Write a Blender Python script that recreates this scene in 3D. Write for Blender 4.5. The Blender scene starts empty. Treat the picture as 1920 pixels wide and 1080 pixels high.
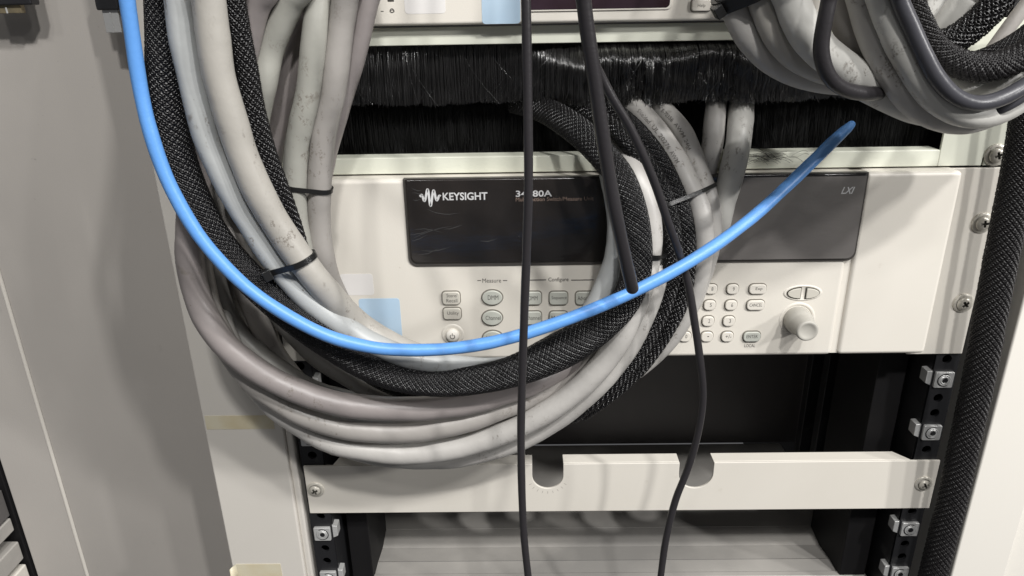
import bpy, bmesh, math, random
import numpy as np
from mathutils import Vector, Matrix
random.seed(7); rng = np.random.default_rng(7)
S = bpy.context.scene
COL = S.collection
MM = 0.001

# ------------------------------------------------------------------ camera
F_PX, TH, RO, YA = 1355.0, 0.37376, -0.017256, -0.013655
CAMP = np.array([-71.65, -465.18, 346.0])
_c, _s = math.cos(YA), math.sin(YA)
FW = np.array([_s*math.cos(TH), _c*math.cos(TH), -math.sin(TH)])
_r = np.array([_c, -_s, 0.0]); _u = np.cross(_r, FW)
RT = math.cos(RO)*_r + math.sin(RO)*_u
UP = -math.sin(RO)*_r + math.cos(RO)*_u
cd = bpy.data.cameras.new('camera'); cam = bpy.data.objects.new('camera', cd); COL.objects.link(cam)
cd.sensor_width = 36; cd.lens = F_PX/1920*36; cd.clip_start = 0.02; cd.clip_end = 60
m = Matrix(((RT[0], UP[0], -FW[0], CAMP[0]*MM), (RT[1], UP[1], -FW[1], CAMP[1]*MM), (RT[2], UP[2], -FW[2], CAMP[2]*MM), (0, 0, 0, 1)))
cam.matrix_world = m; S.camera = cam

# ------------------------------------------------------------------ light
S.view_settings.view_transform = 'Standard'; S.view_settings.look = 'None'
S.view_settings.exposure = 0.0; S.view_settings.gamma = 1
W = bpy.data.worlds.new('World'); S.world = W; W.use_nodes = True
W.node_tree.nodes['Background'].inputs[0].default_value = (0.97, 0.97, 1.0, 1)
W.node_tree.nodes['Background'].inputs[1].default_value = 0.10

def area(name, loc, target, sx, sy, power, col=(1, .985, .965)):
    l = bpy.data.lights.new(name, 'AREA'); l.shape = 'RECTANGLE'; l.size = sx; l.size_y = sy
    l.energy = power; l.color = col
    o = bpy.data.objects.new(name, l); COL.objects.link(o)
    o.location = loc
    d = Vector(target)-Vector(loc); o.rotation_euler = d.to_track_quat('-Z', 'Y').to_euler()
    return o
TG = (-.02, 0, .15)
for (lx, ly, lz, sx, sy, pw) in ((0.30, -1.75, 2.0, .14, .09, 34), (0.98, -1.55, 2.05, .09, .14, 37), (1.35, -1.35, 1.75, .10, .16, 19), (1.70, -1.10, .95, .08, .15, 21),
                                 (0.0, -1.6, 2.0, .16, .10, 6), (-0.55, -1.7, 1.8, .16, .10, 4), (0.6, -.75, 2.0, .08, .2, 3)):
    area('ceiling_lamp', (lx, ly, lz), TG, sx, sy, pw*.92)

# ------------------------------------------------------------------ projection helpers (photo pixel -> point on a plane of the rack)
def ray(x, y):
    x = np.asarray(x, float); y = np.asarray(y, float)
    return FW + ((x-960)/F_PX)[..., None]*RT - ((y-540)/F_PX)[..., None]*UP
def P(x, y, Y=0.0):
    d = ray(x, y); t = (np.asarray(Y, float)-CAMP[1])/d[..., 1]
    return CAMP + d*t[..., None]
def XZ(x, y, Y=0.0):
    p = P(x, y, Y); return float(p[0]), float(p[2])
def PZ(x, y, Z):
    d = ray(x, y); t = (Z-CAMP[2])/d[..., 2]; return CAMP + d*t

# ------------------------------------------------------------------ materials
def mat(name, col, rough=.5, metal=0., spec=.5, bump=None, var=None, stain=None, coat=0., scuff=None):
    m = bpy.data.materials.new(name); m.use_nodes = True
    nt = m.node_tree; b = nt.nodes['Principled BSDF']
    b.inputs['Base Color'].default_value = (*col, 1); b.inputs['Roughness'].default_value = rough
    b.inputs['Metallic'].default_value = metal; b.inputs['Specular IOR Level'].default_value = spec
    b.inputs['Coat Weight'].default_value = coat; b.inputs['Coat Roughness'].default_value = .15
    tc = nt.nodes.new('ShaderNodeTexCoord'); out = tc.outputs['Object']
    last = None
    def noise(scale, detail=4, sc=None):
        n = nt.nodes.new('ShaderNodeTexNoise'); n.inputs['Scale'].default_value = scale; n.inputs['Detail'].default_value = detail
        if sc:
            mp = nt.nodes.new('ShaderNodeMapping'); mp.inputs['Scale'].default_value = sc
            nt.links.new(out, mp.inputs[0]); nt.links.new(mp.outputs[0], n.inputs[0])
        else: nt.links.new(out, n.inputs[0])
        return n
    def mix(fac, a, bcol):
        x = nt.nodes.new('ShaderNodeMix'); x.data_type = 'RGBA'
        nt.links.new(fac, x.inputs[0])
        if isinstance(a, tuple): x.inputs[6].default_value = (*a, 1)
        else: nt.links.new(a, x.inputs[6])
        x.inputs[7].default_value = (*bcol, 1); return x.outputs[2]
    def ramp(src, lo, hi):
        r = nt.nodes.new('ShaderNodeMapRange'); r.inputs[1].default_value = lo; r.inputs[2].default_value = hi; r.clamp = True
        nt.links.new(src, r.inputs[0]); return r.outputs[0]
    cur = col
    if var:      # (scale, other colour)
        n = noise(var[0], 5); cur = mix(ramp(n.outputs[0], .35, .65), cur, var[1])
    if scuff:    # clustered fine scuffs: (cluster scale, colour)
        a_ = ramp(noise(scuff[0], 3).outputs[0], .50, .62); b_ = ramp(noise(260, 6, (1, 1, .45)).outputs[0], .56, .62); c_ = ramp(noise(900, 2).outputs[0], .45, .6)
        mm1 = nt.nodes.new('ShaderNodeMath'); mm1.operation = 'MULTIPLY'; nt.links.new(a_, mm1.inputs[0]); nt.links.new(b_, mm1.inputs[1])
        mm2 = nt.nodes.new('ShaderNodeMath'); mm2.operation = 'MULTIPLY'; nt.links.new(mm1.outputs[0], mm2.inputs[0]); nt.links.new(c_, mm2.inputs[1])
        mm2.use_clamp = True; mm3 = nt.nodes.new('ShaderNodeMath'); mm3.operation = 'MULTIPLY'; mm3.inputs[1].default_value = .75; nt.links.new(mm2.outputs[0], mm3.inputs[0])
        cur = mix(mm3.outputs[0], cur, scuff[1])
    if stain:    # (scale, threshold, colour)
        n = noise(stain[0], 8); cur = mix(ramp(n.outputs[0], stain[1], stain[1]+.12), cur, stain[2])
        n2 = noise(stain[0]*7, 3); cur = mix(ramp(n2.outputs[0], .74, .80), cur, stain[2])
    if not isinstance(cur, tuple): nt.links.new(cur, b.inputs['Base Color'])
    if bump:     # (scale, strength[, stretch])
        n = noise(bump[0], 3, bump[2] if len(bump) > 2 else None)
        bp = nt.nodes.new('ShaderNodeBump'); bp.inputs['Strength'].default_value = bump[1]; bp.inputs['Distance'].default_value = .001
        nt.links.new(n.outputs[0], bp.inputs['Height']); nt.links.new(bp.outputs[0], b.inputs['Normal'])
    return m

M = dict(
 cream=mat('cream_paint', (.70, .665, .60), .40, bump=(1400, .06), var=(9, (.665, .63, .565)), stain=(70, .70, (.58, .54, .47))),
 cream_key=mat('cream_key', (.54, .515, .455), .45),
 gray_key=mat('gray_green_key', (.50, .51, .46), .45),
 green=mat('pale_green_paint', (.67, .68, .59), .38, bump=(1600, .06), var=(8, (.63, .64, .54))),
 post=mat('ivory_paint', (.63, .60, .55), .4, bump=(1500, .08), var=(7, (.60, .57, .52))),
 white=mat('white_paint', (.78, .75, .69), .35, bump=(1500, .06)),
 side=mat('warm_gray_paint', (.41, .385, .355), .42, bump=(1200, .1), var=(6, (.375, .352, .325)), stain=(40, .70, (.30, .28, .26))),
 knobgray=mat('knob_gray', (.42, .405, .365), .5),
 tick=mat('faint_print', (.42, .39, .35), .6),
 scratch=mat('window_scratch', (.065, .065, .065), .4),
 ridge=mat('highlight_paint', (.58, .55, .50), .3),  # paler than the panel: the fold's bright highlight put into the colour
 rail=mat('black_steel', (.02, .02, .022), .45, .3, stain=(60, .62, (.05, .05, .05))),
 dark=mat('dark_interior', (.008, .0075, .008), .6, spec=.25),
 darkpanel=mat('dark_gray_panel', (.10, .094, .092), .4, bump=(900, .08)),
 tray=mat('gray_tray', (.42, .40, .37), .32, bump=(700, .1), var=(10, (.26, .25, .235))),
 steel=mat('zinc_steel', (.60, .60, .59), .38, .45, bump=(800, .2)),
 screw=mat('cream_nickel', (.60, .57, .50), .3, .15),
 screwdark=mat('screw_shadow', (.10, .095, .08), .4, .5),
 glass=mat('display_black', (.010, .0095, .010), .16, bump=(22, .5, (1, 1, 4)), var=(13, (.024, .020, .018)), stain=(60, .70, (.05, .048, .046)), coat=.5),
 reflection=mat('painted_reflection', (.19, .178, .168), .28, var=(14, (.155, .145, .138)), stain=(55, .66, (.22, .20, .20)), bump=(40, .25, (1, 1, 4))),  # gray haze of the room's reflection put into the sheet's colour
 glassred=mat('display_dark_red', (.022, .013, .015), .12, var=(20, (.05, .03, .045))),
 rubber=mat('dark_gasket', (.06, .055, .05), .4),
 keygap=mat('key_gap_shade', (.20, .185, .16), .6),
 ink=mat('gray_ink', (.07, .065, .06), .6),
 whiteink=mat('white_print', (.62, .62, .62), .5),
 dimink=mat('dim_print', (.22, .16, .13), .5),
 cabink=mat('faded_print', (.16, .15, .14), .6),
 sticker=mat('blue_label', (.42, .57, .72), .5, var=(30, (.45, .58, .70))),
 paper=mat('pale_label', (.72, .70, .68), .5),
 tape=mat('yellowed_tape', (.62, .575, .44), .45, var=(45, (.57, .50, .34))),
 brass=mat('tarnished_brass', (.35, .29, .18), .4, .6, var=(120, (.22, .19, .13))),
 plugblack=mat('black_plastic', (.018, .018, .02), .4, bump=(600, .2)),
 tie=mat('black_nylon', (.012, .012, .012), .3, bump=(1500, .2)),
 hair=mat('black_bristle', (.008, .0075, .0075), .30, spec=1., coat=.7),
 blue=mat('blue_jacket', (.125, .33, .74), .42, var=(25, (.115, .31, .70)), stain=(150, .70, (.30, .45, .75)), bump=(300, .15)),
 black=mat('black_jacket', (.024, .022, .024), .36, bump=(500, .12), stain=(500, .72, (.08, .08, .08))),
 slate=mat('slate_jacket', (.050, .050, .058), .36, bump=(400, .1)),
 hairdull=mat('shaded_bristle', (.006, .006, .006), .5, spec=.25),  # lower bristles' shade put into a darker, duller copy of black bristle
 core=mat('sleeve_core', (.006, .006, .0065), .7, spec=.12),
 weave=mat('polyester_filament', (.007, .0065, .007), .28, spec=.42),
 weavebrown=mat('worn_filament', (.013, .012, .0125), .36, spec=.28),
)
def jacket(name, col, st=(75, .68, (.17, .15, .125))):
    col = tuple(c*.80 for c in col)
    return mat(name, col, .43, bump=(120, .30), var=(22, tuple(c*.88 for c in col)), stain=st, scuff=(22, (.16, .14, .12)))
J_ = dict(cool=jacket('cool_gray_jacket', (.52, .535, .53)), warm=jacket('warm_gray_jacket', (.52, .495, .45)),
          mauve=jacket('mauve_gray_jacket', (.34, .305, .296)), mid=jacket('mid_gray_jacket', (.42, .395, .37)),
          light=jacket('light_gray_jacket', (.58, .56, .53)), green=jacket('green_gray_jacket', (.44, .435, .39)),
          white=jacket('white_jacket', (.66, .65, .61)), dusk=jacket('shadow_gray_jacket', (.32, .31, .29)))

# ------------------------------------------------------------------ object helpers
def tag(o, label=None, cat=None, group=None, kind=None):
    if label: o['label'] = label
    if cat: o['category'] = cat
    if group: o['group'] = group
    if kind: o['kind'] = kind
    return o
def empty(name, loc=(0, 0, 0)):
    o = bpy.data.objects.new(name, None); COL.objects.link(o); o.location = [c*MM for c in loc]
    o.empty_display_size = .01; return o
def mesh_np(name, V, Fq, material, parent=None, smooth=True, uv=None):
    V = np.asarray(V, np.float32).reshape(-1, 3)*MM
    Fq = np.asarray(Fq, np.int32); k = Fq.shape[1]; n = len(Fq)
    me = bpy.data.meshes.new(name); me.vertices.add(len(V)); me.vertices.foreach_set('co', V.ravel())
    me.loops.add(n*k); me.loops.foreach_set('vertex_index', Fq.ravel())
    me.polygons.add(n); me.polygons.foreach_set('loop_start', np.arange(0, n*k, k, dtype=np.int32))
    me.polygons.foreach_set('loop_total', np.full(n, k, np.int32))
    me.polygons.foreach_set('use_smooth', np.full(n, smooth, bool))
    me.update(calc_edges=True); me.materials.append(material)
    o = bpy.data.objects.new(name, me); COL.objects.link(o)
    if parent: o.parent = parent; o.matrix_parent_inverse = Matrix.Translation(parent.location).inverted()
    return o
def from_bm(name, bm, material, parent=None, bevel=0., seg=2, smooth=False, angle=40):
    bmesh.ops.recalc_face_normals(bm, faces=bm.faces[:])
    for v in bm.verts: v.co *= MM
    me = bpy.data.meshes.new(name); bm.to_mesh(me); bm.free()
    for mm_ in (material if isinstance(material, (list, tuple)) else [material]): me.materials.append(mm_)
    for p in me.polygons: p.use_smooth = smooth or bevel > 0
    o = bpy.data.objects.new(name, me); COL.objects.link(o)
    if bevel > 0:
        md = o.modifiers.new('bevel', 'BEVEL'); md.width = bevel*MM; md.segments = seg; md.limit_method = 'ANGLE'; md.angle_limit = math.radians(angle)
        md.harden_normals = True
    if parent: o.parent = parent; o.matrix_parent_inverse = Matrix.Translation(parent.location).inverted()
    return o
def box(bm, x0, x1, y0, y1, z0, z1, mi=0):
    r = bmesh.ops.create_cube(bm, size=1)
    for v in r['verts']:
        v.co = Vector(((x0+x1)/2+v.co.x*(x1-x0), (y0+y1)/2+v.co.y*(y1-y0), (z0+z1)/2+v.co.z*(z1-z0)))
    for f in {f for v in r['verts'] for f in v.link_faces}: f.material_index = mi
def boxo(name, x0, x1, y0, y1, z0, z1, material, parent=None, bevel=.6, seg=2):
    bm = bmesh.new(); box(bm, x0, x1, y0, y1, z0, z1); return from_bm(name, bm, material, parent, bevel, seg)
def prism(bm, pts, y0, y1, mi=0):            # outline in X,Z extruded along Y
    a = [bm.verts.new((x, y0, z)) for x, z in pts]; b = [bm.verts.new((x, y1, z)) for x, z in pts]
    f = [bm.faces.new(a), bm.faces.new(b[::-1])]
    n = len(pts)
    for i in range(n): f.append(bm.faces.new((a[i], b[i], b[(i+1) % n], a[(i+1) % n])))
    for q in f: q.material_index = mi
def rrect(x0, x1, z0, z1, r, n=5, corners=(1, 1, 1, 1)):
    out = []
    for k, (cx, cz, a0) in enumerate(((x1-r, z1-r, 0), (x0+r, z1-r, 90), (x0+r, z0+r, 180), (x1-r, z0+r, 270))):
        if corners[k]:
            for i in range(n+1):
                a = math.radians(a0+90*i/n); out.append((cx+r*math.cos(a), cz+r*math.sin(a)))
        else: out.append(((x1, z1), (x0, z1), (x0, z0), (x1, z0))[k])
    return out
def prismo(name, pts, y0, y1, material, parent=None, bevel=0., seg=2):
    bm = bmesh.new(); prism(bm, pts, y0, y1); return from_bm(name, bm, material, parent, bevel, seg)

def text_mesh(body, bold=0.0, shear=0.0, spacing=1.0):
    cu = bpy.data.curves.new('t', 'FONT'); cu.body = body; cu.size = 1; cu.offset = bold; cu.shear = shear; cu.space_character = spacing
    cu.resolution_u = 3
    o = bpy.data.objects.new('t', cu); COL.objects.link(o)
    dg = bpy.context.evaluated_depsgraph_get(); me = bpy.data.meshes.new_from_object(o.evaluated_get(dg))
    bpy.data.objects.remove(o)
    V = np.array([v.co[:] for v in me.vertices]); Fc = [tuple(p.vertices) for p in me.polygons]
    bpy.data.meshes.remove(me); return V, Fc
def poly_obj(name, V, Fc, material, parent):
    me = bpy.data.meshes.new(name); me.from_pydata([tuple(v) for v in (np.asarray(V)*MM)], [], Fc); me.materials.append(material)
    o = bpy.data.objects.new(name, me); COL.objects.link(o)
    if parent: o.parent = parent; o.matrix_parent_inverse = Matrix.Translation(parent.location).inverted()
    return o
def text(body, px, py, wpx, hpx, Y, material, parent, bold=0., shear=0., name='lettering'):
    V, Fc = text_mesh(body, bold, shear)
    x0, x1 = V[:, 0].min(), V[:, 0].max(); y0, y1 = V[:, 1].min(), V[:, 1].max()
    X, Z = XZ(px, py, Y); Xa, _ = XZ(px-wpx/2, py, Y); Xb, _ = XZ(px+wpx/2, py, Y); _, Za = XZ(px, py+hpx/2, Y); _, Zb = XZ(px, py-hpx/2, Y)
    u = (V[:, 0]-(x0+x1)/2)/(x1-x0)*(Xb-Xa); v = (V[:, 1]-(y0+y1)/2)/(y1-y0)*(Zb-Za)
    W_ = np.stack([X+u, np.full(len(V), Y), Z+v], 1)
    return poly_obj(name, W_, Fc, material, parent)

def lathe_y(bm, prof, cx, cz, n=32, y_base=0, mi=0, sx=1., sz=1.):   # prof: (radius, forward distance toward the viewer)
    rings = []
    for r, f in prof:
        if r <= 1e-6: rings.append([bm.verts.new((cx, y_base-f, cz))])
        else: rings.append([bm.verts.new((cx+r*sx*math.cos(2*math.pi*i/n), y_base-f, cz+r*sz*math.sin(2*math.pi*i/n))) for i in range(n)])
    for a, b in zip(rings[:-1], rings[1:]):
        for i in range(n):
            j = (i+1) % n
            if len(a) == 1 and len(b) == 1: continue
            if len(b) == 1: f = bm.faces.new((a[i], a[j], b[0]))
            elif len(a) == 1: f = bm.faces.new((a[0], b[j], b[i]))
            else: f = bm.faces.new((a[i], a[j], b[j], b[i]))
            f.material_index = mi; f.smooth = True

def screw(parent, cx, cz, Y, r=4.6, rw=6.6, rot=0.4, name='screw'):
    o = None
    bm = bmesh.new()
    lathe_y(bm, [(rw, 0), (rw, .7), (rw-.5, 1.1), (rw*.72, 1.3)], cx, cz, 40, Y)
    # domed head with a cross recess
    NR, NA = 16, 64; rows = []
    for i in range(NR+1):
        q = i/NR; row = []
        for k in range(NA):
            a = 2*math.pi*k/NA
            rr = r*q; h = 1.2+2.6*math.sqrt(max(0, 1-(q*.97)**2.6))
            u = rr*math.cos(a-rot); w = rr*math.sin(a-rot)
            inx = (abs(u) < .62 and abs(w) < 2.3) or (abs(w) < .62 and abs(u) < 2.3)
            if inx: h -= 1.7
            row.append(bm.verts.new((cx+rr*math.cos(a), Y-h, cz+rr*math.sin(a))) if i else None)
        rows.append(row)
    c = bm.verts.new((cx, Y-2.1, cz))
    for k in range(NA):
        k2 = (k+1) % NA
        f = bm.faces.new((c, rows[1][k], rows[1][k2])); f.smooth = True
        for i in range(1, NR):
            f = bm.faces.new((rows[i][k], rows[i+1][k], rows[i+1][k2], rows[i][k2])); f.smooth = True
            ys = [v.co.y for v in f.verts]; 
    for f in bm.faces:
        cc = f.calc_center_median(); dx, dz = cc.x-cx, cc.z-cz
        u = dx*math.cos(rot)+dz*math.sin(rot); w = -dx*math.sin(rot)+dz*math.cos(rot)
        if ((abs(u) < .8 and abs(w) < 2.5) or (abs(w) < .8 and abs(u) < 2.5)): f.material_index = 1
    return from_bm(name, bm, [M['screw'], M['screwdark']], parent, 0, smooth=True)

# ------------------------------------------------------------------ the rack
U = 44.45
rack = tag(empty('equipment_rack', (0, 0, -250)), 'ivory steel equipment rack with black mounting rails holding the instruments', 'rack')
# left side post (front face px left edge 285,270 -> 430,1080 ; right edge 546,800 -> 578,1080)
YP = -6
XL = XZ(358, 680, YP)[0]; XLi = XZ(561, 940, YP)[0]
bm = bmesh.new(); box(bm, XL, XLi-4, YP, 60, -260, 620); from_bm('side_post', bm, M['post'], rack, 1.5, 3)
bm = bmesh.new(); box(bm, XLi-4.4, XLi+1, YP+3, 60, -260, 620); from_bm('post_lip', bm, M['post'], rack, 1.8, 3)
XR = XZ(1815, 960, YP)[0]; XRo = XZ(1905, 1010, YP)[0]
boxo('side_post', XR, XRo, YP, 60, -260, 620, M['white'], rack, 1.5, 3)
boxo('side_panel', XRo+1.5, XRo+220, YP+8, 40, -260, 620, M['white'], rack, 2, 3)

def rail(cx, x0, x1, Y):
    bm = bmesh.new(); z = -4*U-6.35
    hz = []
    while z < 9*U:
        for dz in (0, 15.875, 15.875): pass
        z += U
    zs = []
    for k in range(-5, 10):
        c = k*U
        for dz, h in ((-15.875, 7.14), (0, 7.9375), (15.875, 7.14)): zs.append(c+dz)
    zs.sort(); n = 16
    for i, zc in enumerate(zs):
        zlo = (zs[i-1]+zc)/2 if i else zc-7; zhi = (zs[i+1]+zc)/2 if i+1 < len(zs) else zc+7
        for side in (0,):
            inn, out, inb = [], [], []
            for k in range(n):
                a = 2*math.pi*(k+.5)/n; ca, sa = math.cos(a), math.sin(a)
                inn.append(bm.verts.new((cx+3.4*ca, Y, zc+3.4*sa))); inb.append(bm.verts.new((cx+3.4*ca, Y+2.2, zc+3.4*sa)))
                t = min(((x1-cx) if ca > 0 else (x0-cx))/ca, ((zhi-zc) if sa > 0 else (zlo-zc))/sa)
                # snap corners
                out.append(bm.verts.new((cx+t*ca, Y, zc+t*sa)))
            for k in range(n):
                j = (k+1) % n
                bm.faces.new((inn[k], inn[j], out[j], out[k])); bm.faces.new((inn[k], inb[k], inb[j], inn[j]))
            # fill corner triangles
            for k in range(n):
                j = (k+1) % n; a, b = out[k].co, out[j].co
                if abs(a.x-b.x) > 1e-4 and abs(a.z-b.z) > 1e-4:
                    xc = x1 if max(a.x, b.x) > x1-1e-3 else x0; zz = zhi if max(a.z, b.z) > zhi-1e-3 else zlo
                    bm.faces.new((out[k], out[j], bm.verts.new((xc, Y, zz))))
    box(bm, x0, x0+2, Y+2.3, Y+60, -250, 430); box(bm, x1-2, x1, Y+2.3, Y+60, -250, 430)
    return from_bm('mounting_rail', bm, M['rail'], rack)
RX = 232.5
rail(-RX, -RX-9, -RX+8, 0); rail(RX, RX-8, RX+9, 0)
# side bays behind the rails, back of the bay
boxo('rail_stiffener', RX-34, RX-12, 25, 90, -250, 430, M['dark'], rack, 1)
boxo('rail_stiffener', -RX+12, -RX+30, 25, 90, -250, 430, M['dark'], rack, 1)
for i, yy in enumerate((95, 130, 165)):
    boxo('inner_rib', -RX-3, -RX+20, yy, yy+12, -250, 120, M['rail'], rack, 1)
    boxo('inner_rib', RX-22, RX+3, yy, yy+12, -250, 120, M['rail'], rack, 1)
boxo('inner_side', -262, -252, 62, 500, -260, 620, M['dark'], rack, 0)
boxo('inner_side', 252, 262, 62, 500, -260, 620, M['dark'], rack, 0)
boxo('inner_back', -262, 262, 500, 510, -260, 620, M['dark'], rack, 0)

def cage_nut(k, side):
    cx = side*RX; cz = k*U; bm = bmesh.new()
    w, h = 6.6, 6.3
    prism(bm, rrect(cx-w, cx+w, cz-h, cz+h, 1.0, 3), -2.4, .2)
    xi0, xi1 = (cx-w-5, cx-w+.5) if side > 0 else (cx+w-.5, cx+w+5)
    prism(bm, [(xi0, cz-h+2.5), (xi1, cz-h), (xi1, cz+h), (xi0, cz+h-.5)] if side > 0 else [(xi0, cz-h), (xi1, cz-h+2.5), (xi1, cz+h-.5), (xi0, cz+h)], .4, 9)
    o = from_bm('cage_nut', bm, M['steel'], rack, .5, 2)
    bm = bmesh.new()
    lathe_y(bm, [(4.4, 0), (4.4, .5), (3.6, .5), (3.2, .1), (3.2, .35), (2.3, .6), (2.0, .1), (1.6, .0), (0, 0)], cx, cz, 28, -2.45)
    t = from_bm('nut_thread', bm, M['steel'], o, 0, smooth=True)
    bm = bmesh.new(); N = 20
    for q in range(N):     # dark C-shaped slot round the thread
        a0 = math.radians(60+240*q/N) if side > 0 else math.radians(-120+240*q/N); a1 = a0+math.radians(240/N)
        vs = [bm.verts.new((cx+r_*math.cos(a), -2.50, cz+r_*math.sin(a))) for r_, a in ((4.5, a0), (5.2, a0), (5.2, a1), (4.5, a1))]
        bm.faces.new(vs)
    from_bm('nut_slot', bm, M['rail'], o)
    bm = bmesh.new(); lathe_y(bm, [(1.9, 0), (0, 0)], cx+.3, cz, 16, -3.0); from_bm('nut_bore', bm, M['rail'], o)
for k in (2, 1, -1, -2, -3): cage_nut(k, 1)
for k in (2, 1, -1, -2, -3): cage_nut(k, -1)

# yellowed tape and the label at the foot of the left post (flat, on the post)
a = XZ(383, 780, YP-.2); b = XZ(515, 804, YP-.2)
bm = bmesh.new(); box(bm, a[0], b[0], YP-.25, YP-.02, b[1], a[1]); tag(from_bm('tape_strip', bm, M['tape'], rack), 'yellowed tape strip')
a = XZ(436, 1058, YP-.2); b = XZ(532, 1095, YP-.2)
bm = bmesh.new(); box(bm, a[0]+3, b[0], YP-.35, YP-.02, b[1], a[1])
tag(from_bm('peeling_tape', bm, M['tape'], rack), 'curled yellow tape peeling off the post')
bm = bmesh.new(); n = 8; prv = None
for i in range(n+1):
    an = math.pi*.62*i/n; x = a[0]+3-5.5*math.sin(an)*.8; y = YP-.35-3.2*(1-math.cos(an)); z0_ = a[1]-.8*math.sin(an)*3
    v_ = [bm.verts.new((x, y, b[1])), bm.verts.new((x, y, z0_)), bm.verts.new((x+.1, y-.3, z0_)), bm.verts.new((x+.1, y-.3, b[1]))]
    if prv:
        for k in range(4): bm.faces.new((prv[k], v_[k], v_[(k+1) % 4], prv[(k+1) % 4]))
    prv = v_
from_bm('tape_curl', bm, M['tape'], rack, smooth=True)

# ------------------------------------------------------------------ lower cable bracket
br = tag(empty('slotted_bracket', (0, -2, 0)), 'cream one-unit bracket plate with two U shaped slots below the cable loops', 'bracket')
Yb = -2.0; zt = XZ(1180, 869, Yb)[1]; zb = XZ(1160, 958, Yb)[1]; xl = XZ(572, 900, Yb)[0]; xr = XZ(1755, 900, Yb)[0]
sl = []
for (xa, xb, yb) in ((998, 1056, 916), (1273, 1337, 915)):
    X0 = XZ(xa, 890, Yb)[0]; X1 = XZ(xb, 890, Yb)[0]; sl.append((X0, X1, XZ((xa+xb)/2, yb, Yb)[1]))
def slot_outline(x0, x1, z_top, z_bot, slots):
    pts = [(x0, z_bot), (x1, z_bot), (x1, z_top)]
    for (a_, b_, zbot) in sorted(slots, reverse=True):
        r = (b_-a_)/2; c = (a_+b_)/2
        pts.append((b_, z_top))
        for i in range(17):
            an = -math.pi*i/16; pts.append((c+r*math.cos(an), zbot+r+r*math.sin(an)))
        pts.append((a_, z_top))
    pts.append((x0, z_top)); return pts
plate = prismo('bracket_plate', slot_outline(xl, xr, zt, zb, sl), Yb, Yb+2, M['cream'], br, .5, 2)
# top flange folded back, with the same slots cut through and chamfered ends
fx0 = XZ(622, 868, Yb)[0]; fx1 = XZ(1710, 866, Yb)[0]; FD = 13
segs = [(fx0, sl[0][0]), (sl[0][1], sl[1][0]), (sl[1][1], fx1)]
for i, (a_, b_) in enumerate(segs):
    bm = bmesh.new(); c0 = 3 if i == 0 else 0; c1 = 9 if i == 2 else 0
    pts = [(a_, Yb+2.1), (b_, Yb+2.1), (b_-c1, Yb+FD), (a_+c0, Yb+FD)]
    t_ = [bm.verts.new((x, y, zt-.1)) for x, y in pts]; l_ = [bm.verts.new((x, y, zt-2.1)) for x, y in pts]
    bm.faces.new(t_); bm.faces.new(l_[::-1])
    for k in range(4): bm.faces.new((t_[k], l_[k], l_[(k+1) % 4], t_[(k+1) % 4]))
    from_bm('bracket_flange', bm, M['cream'], br, .4, 2)
for (px, py) in ((1735, 911), (590, 922)):
    X, Z = XZ(px, py, Yb-3); screw(br, X, Z, Yb, 4.2, 6.6, .5)
bm = bmesh.new(); c = (sl[0][0]+sl[0][1])/2; r = (sl[0][1]-sl[0][0])/2
for i in range(9):    # small scale ticks printed round the first slot
    an = math.radians(-150+15*i); z0_ = sl[0][2]+r
    for q in (0,):
        p0 = Vector((c+(r+2.5)*math.cos(an), Yb-.05, z0_+(r+2.5)*math.sin(an))); p1 = Vector((c+(r+4.8)*math.cos(an), Yb-.05, z0_+(r+4.8)*math.sin(an)))
        nrm = Vector((-math.sin(an), 0, math.cos(an)))*.22
        bm.faces.new([bm.verts.new(v) for v in (p0-nrm, p1-nrm, p1+nrm, p0+nrm)])
from_bm('scale_ticks', bm, M['tick'], br)

# ------------------------------------------------------------------ shelf and black unit in the open bay
TZ = float(P(1140, 1075, 30)[2]); YB_ = float(PZ(1150, 834, TZ)[1])
sh = tag(empty('rack_shelf', (0, 100, TZ-2)), 'gray sheet metal shelf deep inside the rack below the slotted bracket', 'shelf')
xa = float(P(678, 1075, 30)[0]); xb = float(P(1606, 1075, 30)[0])
y1 = float(PZ(1150, 1050, TZ)[1]); y2 = float(PZ(1150, 989, TZ)[1])
boxo('shelf_deck', xa, xb, 30, y1, TZ-2, TZ, M['tray'], sh, .4)
bm = bmesh.new()
v = [bm.verts.new(q) for q in ((xa, y1+.3, TZ-.2), (xb, y1+.3, TZ-.2), (xb, (y1+y2)/2, TZ-3.6), (xa, (y1+y2)/2, TZ-3.6), (xb, y2-.3, TZ-.2), (xa, y2-.3, TZ-.2))]
bm.faces.new((v[0], v[1], v[2], v[3])); bm.faces.new((v[3], v[2], v[4], v[5]))
from_bm('shelf_channel', bm, M['tray'], sh)
boxo('shelf_deck', xa, xb, y2, YB_, TZ-2, TZ, M['tray'], sh, .4)
boxo('shelf_lip', xa-1, xb+6, 24, 30.5, TZ-14, TZ+1.2, M['tray'], sh, 1.2)
bp = tag(empty('black_unit', (0, YB_+5, TZ)), 'dark gray blank faced unit standing at the back of the open bay', 'equipment')
bx0 = float(P(640, 760, YB_)[0]); bx1 = float(P(1662, 720, YB_)[0])
boxo('unit_face', bx0, bx1, YB_+.5, YB_+30, TZ+.5, 240, M['darkpanel'], bp, 1)
boxo('unit_ear', bx1+.6, bx1+22, YB_+3, YB_+12, TZ+.5, 240, M['rail'], bp, 1)
boxo('unit_ear', bx0-22, bx0-.6, YB_+3, YB_+12, TZ+.5, 240, M['rail'], bp, 1)

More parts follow.
